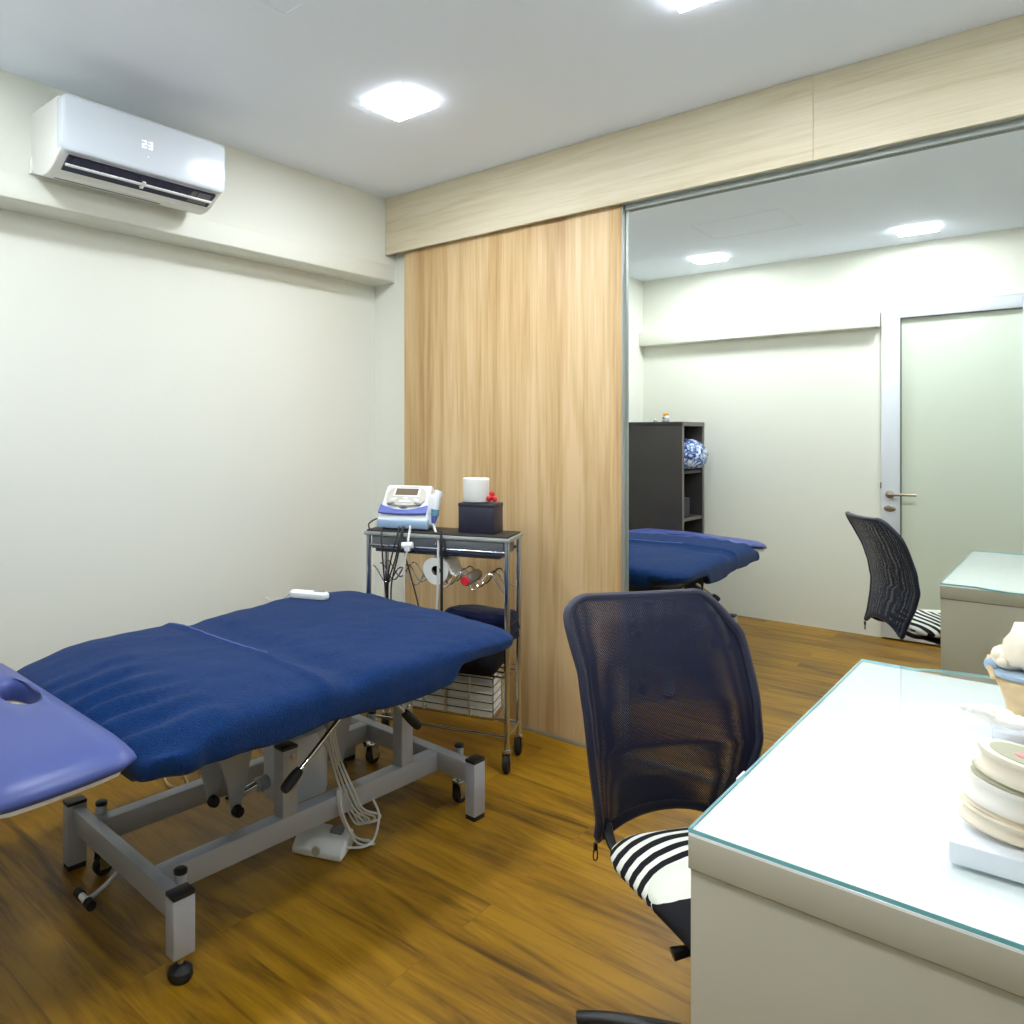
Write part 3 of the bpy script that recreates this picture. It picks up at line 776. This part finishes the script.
# decoration on the sloped face: local frame (u across, v up the slope, n out)
nrm = Vector((0, -.106, .115)).normalized(); vv = Vector((0, .115, .106)).normalized()
F0 = Vector((0, -.0225, .125))
FM = Matrix(((1, vv.x, nrm.x, F0.x), (0, vv.y, nrm.y, F0.y), (0, vv.z, nrm.z, F0.z), (0, 0, 0, 1)))
def ell(a, b, n=36, p=2.): return [(a*math.copysign(abs(math.cos(2*PI*k/n))**(2/p), math.cos(2*PI*k/n)), b*math.copysign(abs(math.sin(2*PI*k/n))**(2/p), math.sin(2*PI*k/n))) for k in range(n)]
MB().prism([(x, y+.020) for x, y in ell(.088, .056, 40, 2.8)], .001, .0045, 'Z', M=FM).build('face_plate', 'face', tu)
b_ = MB().box(-.058, .058, .016, .066, .0045, .0065, .002, M=FM).build('screen_frame', 'white', tu)
MB().box(-.050, .050, .022, .060, .0065, .0078, M=FM).build('screen', 'lcd', tu)
bt = MB()
for x, y, rt in ((-.052, -.002, .5), (.050, -.004, -.5), (.0, .006, 0)): bt.prism([(x+q[0]*math.cos(rt)-q[1]*math.sin(rt), y+q[0]*math.sin(rt)+q[1]*math.cos(rt)) for q in ell(.013, .0055, 16)], .0045, .007, 'Z', M=FM)
bt.prism([(q[0], q[1]-.013) for q in ell(.026, .007, 18)], .0045, .0065, 'Z', M=FM)
bt.build('button', 'white', tu)
for x, y, rt in ((-.060, -.026, .15), (.0, -.046, 0), (.060, -.026, -.3)):
    MB().prism([(x+q[0]*math.cos(rt)-q[1]*math.sin(rt), y+q[0]*math.sin(rt)+q[1]*math.cos(rt)) for q in ell(.018, .0055, 18)], .001, .006, 'Z', M=FM).build('knob', 'steel', tu)
ar = []
for k in range(21):
    t = -1+2*k/20; ar.append((t*.104, -.030-.030*(1-t*t)))
top = ar; bot = [(t_*1.02, -.076-.006*(1-(t_/.11)**2)) for t_, _ in ar][::-1]
MB().prism(top+bot, -.004, .004, 'Z', M=FM).build('lilac_band', 'lilac', tu)
MB().box(hw-.006, hw+.030, -.05, .01, .02, .15, .008).build('probe_holder', 'white', tu)
pb_ = MB().tube([(hw+.026, -.048, .068), (hw+.030, -.05, .10), (hw+.036, -.045, .145), (hw+.042, -.038, .165)], lambda t: .013+.008*t, seg=14).build('probe', 'white', tu)
MB().tube([(hw+.018, -.05, .03), (hw+.022, -.05, .05), (hw+.0265, -.05, .085)], lambda t: .006+.013*t, seg=14).build('probe_handle', 'lilac', pb_)
MB().tube([(hw+.0245, -.05, .066), (hw+.0285, -.05, .092)], .0185, seg=14).build('probe_ring', 'teal', pb_)
MB().tube([(hw+.018, -.052, .03), (hw+.03, -.07, .01), (hw+.055, -.115, -.03), (hw+.062, -.14, -.09), (hw+.062, -.145, -.2), (hw+.054, -.14, -.32), (hw+.05, -.13, -.40)], .0052).build('probe_cord', 'cord_white', tu)
MB().tube([(.042, -.098, .022), (.045, -.115, .0), (.046, -.14, -.03), (.045, -.14, -.05)], .005).tube([(.042, -.14, -.08), (.035, -.14, -.10), (.028, -.14, -.16), (.026, -.135, -.25), (.026, -.12, -.34)], .0048).build('output_cord', 'cord_white', tu)
MB().cyl((.020, -.14, -.055), (.066, -.14, -.052), .014).box(.030, .056, -.152, -.128, -.078, -.045, .004).build('cord_connector', 'white', tu)
bc = MB()
for a, b, c, e in ((-.005, -.012, -.03, -.05), (.010, .004, -.012, -.045), (.016, .012, -.004, -.03)):
    bc.tube([(a, -.098, .018), (a, -.112, .004), (b, -.138, -.05), (c, -.14, -.12), (e, -.13, -.22), (e-.005, -.12, -.32)], .0034, seg=6)
bc.tube([(-.075, -.09, .01), (-.078, -.12, -.01), (-.068, -.14, -.08), (-.06, -.14, -.18), (-.05, -.13, -.30)], .0034, seg=6)
bc.tube([(-hw, .03, .03), (-hw-.03, .01, .035), (-hw-.045, -.05, .02), (-hw-.03, -.09, .004)], .0034, seg=6)
bc.tube([(.03, -.13, -.10), (.05, -.12, -.18), (.075, -.11, -.28), (.085, -.11, -.33)], .0034, seg=6)
bc.tube([(hw+.066, -.10, .0), (hw+.076, -.142, -.03), (hw+.078, -.145, -.2), (hw+.076, -.14, -.38)], .006, seg=8)
bc.build('lead', 'cord_black', tu)

# dark box with a paper roll and a red bow on it
tb = thing('tissue_box', 'dark navy box on the right end of the trolley top', 'box', tl(-.140, .105, .909), TA-R(4))
MB().box(-.077, .077, -.06, .06, 0, .112, .004).build('box', 'box', tb)
MB().box(-.078, .078, -.061, .061, .108, .123, .003).build('lid', 'box', tb)
t2 = thing('tissue_roll', 'white tissue roll standing on the dark navy box', 'tissue roll', tl(-.160, .105, 1.033), TA)
MB().quadrings([[Vector((r*math.cos(2*PI*k/32), r*math.sin(2*PI*k/32), z)) for k in range(32)] for r, z in ((.018, .002), (.053, .0), (.055, .004), (.055, .094), (.052, .098), (.018, .098))], loop=True).build('roll', 'paper', t2)
MB().quadrings([[Vector((r*math.cos(2*PI*k/24), r*math.sin(2*PI*k/24), z)) for k in range(24)] for r, z in ((.015, .003), (.0178, .003), (.0178, .096), (.015, .096))], loop=True).build('core', 'card', t2)
bw = MB()
for a in (90, 210, 330):
    c, s_ = math.cos(R(a)), math.sin(R(a)); bw.ball((.014*c, 0, .020+.014*s_), .012, 12, 1, .6, 1)
bw.ball((0, -.002, .018), .010, 12)
o = bw.build('bow', 'red', None, loc=tl(-.085, .08, 1.034), rot=(0, 0, TA)); tag(o, 'small red bow on the dark box beside the tissue roll', 'bow')

# ------------------------------------------------------------------ office chair
CH, CA = (-.484, 1.583, 0), R(-33.5)
ch = thing('office_chair', 'dark mesh-back office chair with black and white striped seat, at the desk', 'office chair', CH, CA)
# local x faces the desk, local y along the width (near side negative)
def back_x(z):   # profile of the back shell
    P = [(.40, -.292), (.47, -.272), (.56, -.248), (.63, -.238), (.72, -.252), (.82, -.284), (.90, -.318), (.95, -.348), (.985, -.372)]
    for (z0, x0), (z1, x1) in zip(P, P[1:]):
        if z <= z1: break
    t = (z-z0)/(z1-z0); t = max(0, min(1, t)); return x0+(x1-x0)*t
def back_hw(z):  # half width
    P = [(.40, .172), (.47, .176), (.56, .200), (.63, .214), (.75, .218), (.86, .214), (.93, .208), (.985, .200)]
    for (z0, x0), (z1, x1) in zip(P, P[1:]):
        if z <= z1: break
    t = max(0, min(1, (z-z0)/(z1-z0))); return x0+(x1-x0)*t
ZB, ZT = .425, .955
def bp_(u, v, off=0):   # u -1..1 across, v 0..1 up
    bot = ZB+.052*(1-abs(u)**2.2); top = ZT-.070*max(0, (abs(u)-.70)/.30)**2.3*(1 if u > 0 else .35)-.008*(1-u*u)
    z = bot+(top-bot)*v; y = u*back_hw(z)*(1-.06*max(0, (v-.93)/.07)**2)
    x = back_x(z)-.040*(1-u*u)*(.6+.4*v)-.012*max(0, -u)*max(0, v-.7)/.3; y -= .018*max(0, -u)*max(0, v-.75)/.25
    return Vector((x+off, y, z))
nu, nv = 30, 44
def sheet(off):
    return [[bp_(-1+2*i/nu, j/nv, off*(1-abs(-1+2*i/nu)**6)) for i in range(nu+1)] for j in range(nv+1)]
bs = thing_ = None
back = MB().quadrings(sheet(.010), False, False, closed=False).build('mesh_back', 'mesh', ch, sharp=80)
MB().quadrings(sheet(-.012), False, False, closed=False).build('mesh_back', 'mesh', ch, sharp=80)
rim = [bp_(-1, v/24) for v in range(0, 24)]+[bp_(-1+2*i/16, 1) for i in range(0, 16)]+[bp_(1, 1-v/24) for v in range(0, 24)]+[bp_(1-2*i/16, 0) for i in range(0, 16)]
MB().tube(rim, .0105, closed=True, seg=10, sub=2).build('back_rim', 'chairrim', ch)
for s in (-1, 1):
    MB().tube([bp_(s*.86, .02)+Vector((-.004, 0, .01)), (-.235, s*.165, .432), (-.19, s*.155, .425), (-.12, s*.13, .405), (-.02, s*.09, .392)], .011, seg=10).build('back_bar', 'black', ch)
zp = MB()
p0 = bp_(-1, 0)+Vector((-.004, -.004, -.012)); zp.box(p0.x-.004, p0.x+.004, p0.y-.003, p0.y+.003, p0.z-.016, p0.z)
zp.tube([p0+Vector((0, -.004, -.015)), p0+Vector((0, -.005, -.034)), p0+Vector((0, 0, -.040)), p0+Vector((0, .005, -.034)), p0+Vector((0, .004, -.015))], .0016, seg=6)
zp.build('zip_pull', 'black', ch)
st = MB().slab(rrect(.225, .222, .105, 12), [(.17, .494), (.12, .492), (.07, .487), (.035, .478), (.012, .465), (.0, .452), (.003, .440), (.03, .432), (.10, .428)])
st.warp(lambda p: Vector((p.x, p.y, p.z-.035*max(0, (p.x-.08)/.145)**2)))
st.build('seat', 'zebra', ch, sharp=70)
MB().box(-.09, .09, -.08, .08, .372, .429, .008).build('seat_mechanism', 'black', ch)
lv = MB().tube([(.06, -.07, .392), (.055, -.13, .392), (.045, -.165, .388)], .006).build('height_lever', 'black', ch)
MB().tube([(.049, -.150, .390), (.043, -.180, .386), (.038, -.203, .381)], lambda t: .008+.004*t, seg=10).build('grip', 'black', lv)
MB().lathe([(.003, .09), (.026, .09), (.026, .26), (.016, .262), (.016, .372), (.003, .372)], (0, 0, 0)).build('gas_column', 'black', ch)
MB().lathe([(.003, .085), (.045, .088), (.05, .12), (.04, .15), (.003, .155)], (0, 0, 0)).build('hub', 'black', ch)
for k in range(5):
    a = R(199+33.5+72*k); c, s_ = math.cos(a), math.sin(a)
    lg = MB().tube([(.03*c, .03*s_, .125), (.15*c, .15*s_, .122), (.27*c, .27*s_, .108), (.335*c, .335*s_, .092)], lambda t: .021-.006*t, seg=12).build('base_leg', 'black', ch)
    x, y = .300*c, .300*s_
    MB().cyl((x, y, .045), (x, y, .088), .008).build('castor_stem', 'chrome', lg)
    Mw = Matrix.Translation((x+.012*s_, y-.012*c, .028)) @ Matrix.Rotation(a+.6, 4, 'Z')
    for s in (-1, 1):
        MB().lathe([(.004, s*.006), (.027, s*.006), (.028, s*.010), (.028, s*.020), (.022, s*.026), (.004, s*.027)], (0, 0, 0), 20, 'Y').build('castor_wheel', 'black', lg, M=Mw)

# ------------------------------------------------------------------ desk
dk = thing('desk', 'white laminate desk with thick top in the right foreground', 'desk', (-.437, 1.136, 0))
DXW, DYL = .92, 1.167
MB().box(0, DXW, 0, DYL, .697, .750, .0015).build('desktop', 'desktop', dk)
MB().box(.0, DXW, -.0005, .018, .697, .746, .0008).build('front_edge', 'desk', dk)
MB().box(.0, DXW, DYL-.018, DYL+.0005, .697, .746, .0008).build('front_edge', 'desk', dk)
MB().box(.002, DXW-.002, .004, .040, 0, .694, .001).build('end_panel', 'desk', dk)
MB().box(.002, DXW-.002, DYL-.040, DYL-.004, 0, .694, .001).build('end_panel', 'desk', dk)
MB().box(.60, .62, .041, DYL-.041, .10, .694, .001).build('modesty_panel', 'desk', dk)
MB().box(.006, DXW-.006, .008, DYL-.008, .694, .697).build('shadow_gap', 'cabedge', dk)
gl = thing('glass_desk_cover', 'clear glass sheet with teal edge covering the desk top', 'glass sheet', (-.437, 1.136, .750))
P = [(0, 0), (DXW, 0), (DXW, DYL), (.86, DYL+.036), (.72, DYL+.052), (.50, DYL+.058), (.36, DYL+.057), (.24, DYL+.046), (.16, DYL+.026), (.115, DYL+.0), (0, DYL)]
Pd = [Vector((x, y, 0)) for x, y in P[2:10]]; Pd = [(p.x, p.y) for p in smooth(Pd, False, 4)]
P = [(0, 0), (DXW, 0)]+Pd+[(0, DYL)]
t = bmesh.new(); A = [t.verts.new((x, y, .0003)) for x, y in P]; B = [t.verts.new((x, y, .0068)) for x, y in P]
t.faces.new(A[::-1]).material_index = 0; t.faces.new(B).material_index = 0
for i in range(len(P)): t.faces.new((A[i], A[(i+1) % len(P)], B[(i+1) % len(P)], B[i])).material_index = 1
me = bpy.data.meshes.new('sheet'); bmesh.ops.recalc_face_normals(t, faces=t.faces); t.to_mesh(me); t.free(); me.materials.append(M_['glass']); me.materials.append(M_['glassedge'])
so = bpy.data.objects.new('sheet', me); COL.objects.link(so); so.parent = gl
MB().box(-.004, -.0005, .22, .258, -.004, .0071, .001).build('edge_glare', 'white', gl)  # small white block standing in for a glare spot on the glass edge

# ------------------------------------------------------------------ anatomical models on the desk
ZD = .7570
sm = thing('spine_model', 'lumbar vertebrae model with yellow nerves on a white block, at the desk edge nearest camera', 'anatomical model', (-.072, 1.36, ZD), R(2))
BX = -.074
MB().box(-.073, .15, -.072, .09, 0, .030, .003).build('base', 'basewhite', sm)
def vert(z, rx, ry, hh, cx=0., cy=0.):
    n = 40; rings = []
    for t in range(9):
        q = t/8; wst = 1-.16*math.sin(PI*q)**1.2
        if t in (0, 8): wst *= .93
        ring_ = []
        for k in range(n):
            a = 2*PI*k/n; r = 1-.16*math.exp(-((a-.0)/.5)**2)-.16*math.exp(-((a-2*PI)/.5)**2)
            ring_.append(Vector((cx+rx*wst*r*math.cos(a), cy+ry*wst*r*math.sin(a), z+hh*q)))
        rings.append(ring_)
    return MB().quadrings(rings)
TL = Matrix.Rotation(R(9), 4, 'Y')
def put(mb, name, m, par): return mb.build(name, m, par, M=Matrix.Translation((-.012, 0, .034)) @ TL, sharp=60)
zs = 0.0
for k, (z, hgt) in enumerate(((.004, .024), (.036, .034), (.078, .033))):
    off = (-.002, 0.0, .006)[k]
    vb = put(vert(z, .060, .050, hgt, off), 'vertebra', 'bone' if k != 1 else 'bonewhite', sm)
    # rear processes
    prc = MB().tube([(off+.035, -.012, z+hgt*.6), (off+.07, -.02, z+hgt*.65), (off+.10, -.012, z+hgt*.3)], lambda t: .012-.004*t, seg=10)
    prc.tube([(off+.035, .012, z+hgt*.6), (off+.07, .03, z+hgt*.7), (off+.095, .05, z+hgt*.5)], lambda t: .011-.004*t, seg=10)
    put(prc, 'process', 'bonewhite', vb)
    if k < 2:
        dz = z+hgt; put(vert(dz+.0005, .056, .047, .011, off), 'disc', 'disc' if k else 'bone', sm)
put(MB().prism([(x+.006, y) for x, y in ell(.044, .036, 24)], .1103, .1125, 'Z'), 'end_plate', 'disc', sm)
put(MB().ball((.004, -.008, .113), .010, 14, 1.5, .8, .35), 'marrow', 'pink', sm)
for k in range(3):
    z = .012+.040*k
    nv_ = MB().tube([(.040, -.028, z+.03), (.046, -.040, z+.024), (.044, -.052, z+.010), (.050, -.058, z-.004)], lambda t: .010+.003*math.sin(PI*t), seg=10)
    put(nv_, 'nerve', 'nerve', sm)
put(MB().tube([(.052, -.036, .0), (.055, -.034, .06), (.057, -.034, .135)], .0085, seg=10), 'cord', 'nerve', sm)

fm = thing('foot_skeleton', 'white foot skeleton model with pointed toes on a pale grey block, behind the vertebrae', 'anatomical model', (-.045, 1.79, ZD), R(8))
MB().box(-.085, .16, -.06, .06, 0, .030, .004).build('base', 'basegrey', fm)
for k in range(5):
    y = -.034+.016*k; tip = -.135+.010*abs(k-1)+(.012 if k > 2 else 0); zt = .084-.003*k
    MB().tube([(tip, y*1.25, zt+.004), (tip+.022, y*1.2, zt), (tip+.045, y*1.12, zt-.012), (tip+.085, y, zt-.012), (.02, y*.75, zt-.006)], lambda t: .0042+.0055*t+.0022*math.sin(t*PI*7)**2, seg=10).build('toe', 'bonewhite', fm)
MB().ball((.045, 0, .062), .030, 18, 1.4, 1, .75).ball((.01, .012, .058), .022, 16, 1.2, 1.1, .7).ball((.005, -.018, .056), .020, 16, 1.2, 1, .7).build('tarsal', 'bonewhite', fm, sharp=80)
MB().tube([(.05, 0, .05), (.10, 0, .046), (.14, 0, .052)], lambda t: .026-.004*t, seg=14).build('heel', 'bonewhite', fm)
kn = thing('knee_model', 'cream knee joint model with blue cartilage, rearmost model on the desk', 'anatomical model', (-.095, 1.945, ZD), R(-20))
MB().lathe([(.003, 0), (.05, 0), (.05, .012), (.044, .016), (.003, .016)]).build('base', 'basegrey', kn)
def blob(mb, amp=.006, sc=28):
    return mb.warp(lambda p: p+Vector((noise.noise(p*sc), noise.noise(p*sc+Vector((9, 0, 0))), noise.noise(p*sc+Vector((0, 9, 0)))))*amp)
blob(MB().lathe([(.003, .014), (.022, .014), (.026, .03), (.030, .06), (.040, .085), (.046, .098), (.040, .106), (.003, .108)], (0, 0, 0), 28), .005).build('tibia', 'bonetan', kn, sharp=80)
MB().lathe([(.003, .106), (.042, .106), (.050, .111), (.050, .117), (.040, .121), (.003, .122)], (0, 0, 0), 28).build('meniscus', 'cart', kn)
fe = MB().ball((-.022, 0, .143), .031, 20, 1, 1.15, .85).ball((.024, .0, .143), .031, 20, 1, 1.15, .85)
blob(fe, .004).build('condyle', 'bone', kn, sharp=80)
blob(MB().lathe([(.003, .13), (.036, .135), (.042, .155), (.036, .178), (.026, .195), (.020, .215), (.003, .217)], (.004, 0, 0), 28), .007, 24).build('femur', 'bone', kn, sharp=80)
blob(MB().ball((-.046, -.014, .126), .015, 16, .9, 1.1, 1.1), .004).build('cartilage', 'cart', kn, sharp=80)
MB().tube([(-.050, -.016, .142), (-.046, -.026, .122), (-.034, -.036, .104)], .006).build('ligament', 'bonetan', kn)
for q, r_ in (((-.044, .0, .150), .009), ((-.034, -.03, .150), .008), ((-.022, -.036, .138), .009)): blob(MB().ball(q, r_, 12), .002).build('bone_nodule', 'bone', kn, sharp=80)

# ------------------------------------------------------------------ shelf unit behind the couch head (seen in the mirror)
CX0, CX1, CY0, CY1, CZ = -2.646, -2.165, YW+.012, .495, 1.44
cb_ = thing('shelf_unit', 'tall dark brown open shelf unit reflected in the mirror, in the far corner', 'shelf unit', (CX0, CY0, 0))
cw, cd = CX1-CX0, CY1-CY0; T = .03
MB().box(0, cw, 0, T, 0, CZ-.03, .001).build('side_panel', 'cab', cb_)
MB().box(0, cw, cd-T, cd, 0, CZ-.03, .001).build('side_panel', 'cab', cb_)
MB().box(0, cw+.002, 0, cd, CZ-.03, CZ, .001).build('top_panel', 'cab', cb_)
MB().box(0, .01, T, cd-T, .04, CZ-.03).build('back_panel', 'black', cb_)
for z in (.05, .40, .72, 1.07): MB().box(.01, cw-.006, T, cd-T, z-.012, z+.012, .001).build('shelf', 'cab', cb_)
MB().box(cw, cw+.003, 0, T, 0, CZ-.03).box(cw, cw+.003, cd-T, cd, 0, CZ-.03).box(cw+.002, cw+.005, 0, cd, CZ-.03, CZ).box(cw-.006, cw-.004, T, cd-T, .708, .732).build('edge_banding', 'cabedge', cb_)
cl = MB().slab(rrect(.15, .155, .10), [(.10, 0), (.03, .008), (.004, .05), (0, .11), (.012, .16), (.05, .195), (.10, .21)])
cl.warp(lambda p: p+Vector((noise.noise(p*14), noise.noise(p*14+Vector((7, 0, 0))), noise.noise(p*14+Vector((0, 7, 0)))*(p.z > .01)))*.028)
o = cl.build('patterned_cloth', 'print', None, loc=(-2.235, (CY0+CY1)/2, 1.090), sharp=80); tag(o, 'crumpled blue and white patterned cloth bulging from the shelf unit', 'cloth')
o = MB().box(-.10, .10, -.09, .09, 0, .14, .004).build('storage_box', 'box', None, loc=(-2.30, (CY0+CY1)/2+.06, .733)); tag(o, 'small dark box on a lower shelf of the shelf unit', 'box')
o = thing('figurine', 'orange, green and white figurine on top of the shelf unit', 'figurine', (-2.375, .28, CZ), 0)
MB().lathe([(.003, 0), (.026, 0), (.028, .012), (.020, .022), (.003, .024)]).build('base', 'greyceramic', o)
MB().ball((-.008, 0, .034), .018, 14, 1, 1, .7).build('leaf', 'green', o); MB().ball((.008, 0, .036), .019, 14).build('body', 'white', o)
MB().ball((.002, 0, .060), .017, 14, 1.3, 1, .8).build('crest', 'orange', o)
o = thing('figurine', 'tiny grey and white figurine left of the orange figurine on shelf unit', 'figurine', (-2.455, .28, CZ), 0)
MB().lathe([(.003, 0), (.015, 0), (.016, .010), (.010, .018), (.003, .02)]).build('base', 'greyceramic', o); MB().ball((0, 0, .024), .011, 14).build('head', 'white', o)

# ------------------------------------------------------------------ camera, world, view
cam = bpy.data.cameras.new('camera'); co = bpy.data.objects.new('camera', cam); COL.objects.link(co); S.camera = co
co.location = (0, 0, 1.3396); co.rotation_euler = (R(90), 0, R(43.15))
cam.sensor_width = 36; cam.lens = 758.62/1024*36; cam.shift_x = (512-380)/1024; cam.shift_y = -(512-435.48)/1024
cam.clip_start = .02
w = bpy.data.worlds.new('world'); S.world = w; w.use_nodes = True
w.node_tree.nodes['Background'].inputs[0].default_value = (.8, .85, 1, 1); w.node_tree.nodes['Background'].inputs[1].default_value = .3
S.view_settings.view_transform = 'Standard'; S.view_settings.look = 'None'; S.view_settings.gamma = 1; S.view_settings.use_curve_mapping = False
S.view_settings.exposure = .42
S.cycles.max_bounces = 10; S.cycles.diffuse_bounces = 6; S.cycles.glossy_bounces = 6; S.cycles.transparent_max_bounces = 16
S.cycles.sample_clamp_indirect = 8
try:
    S.cycles.use_denoising = True; S.cycles.denoiser = 'OPENIMAGEDENOISE'
except Exception: pass
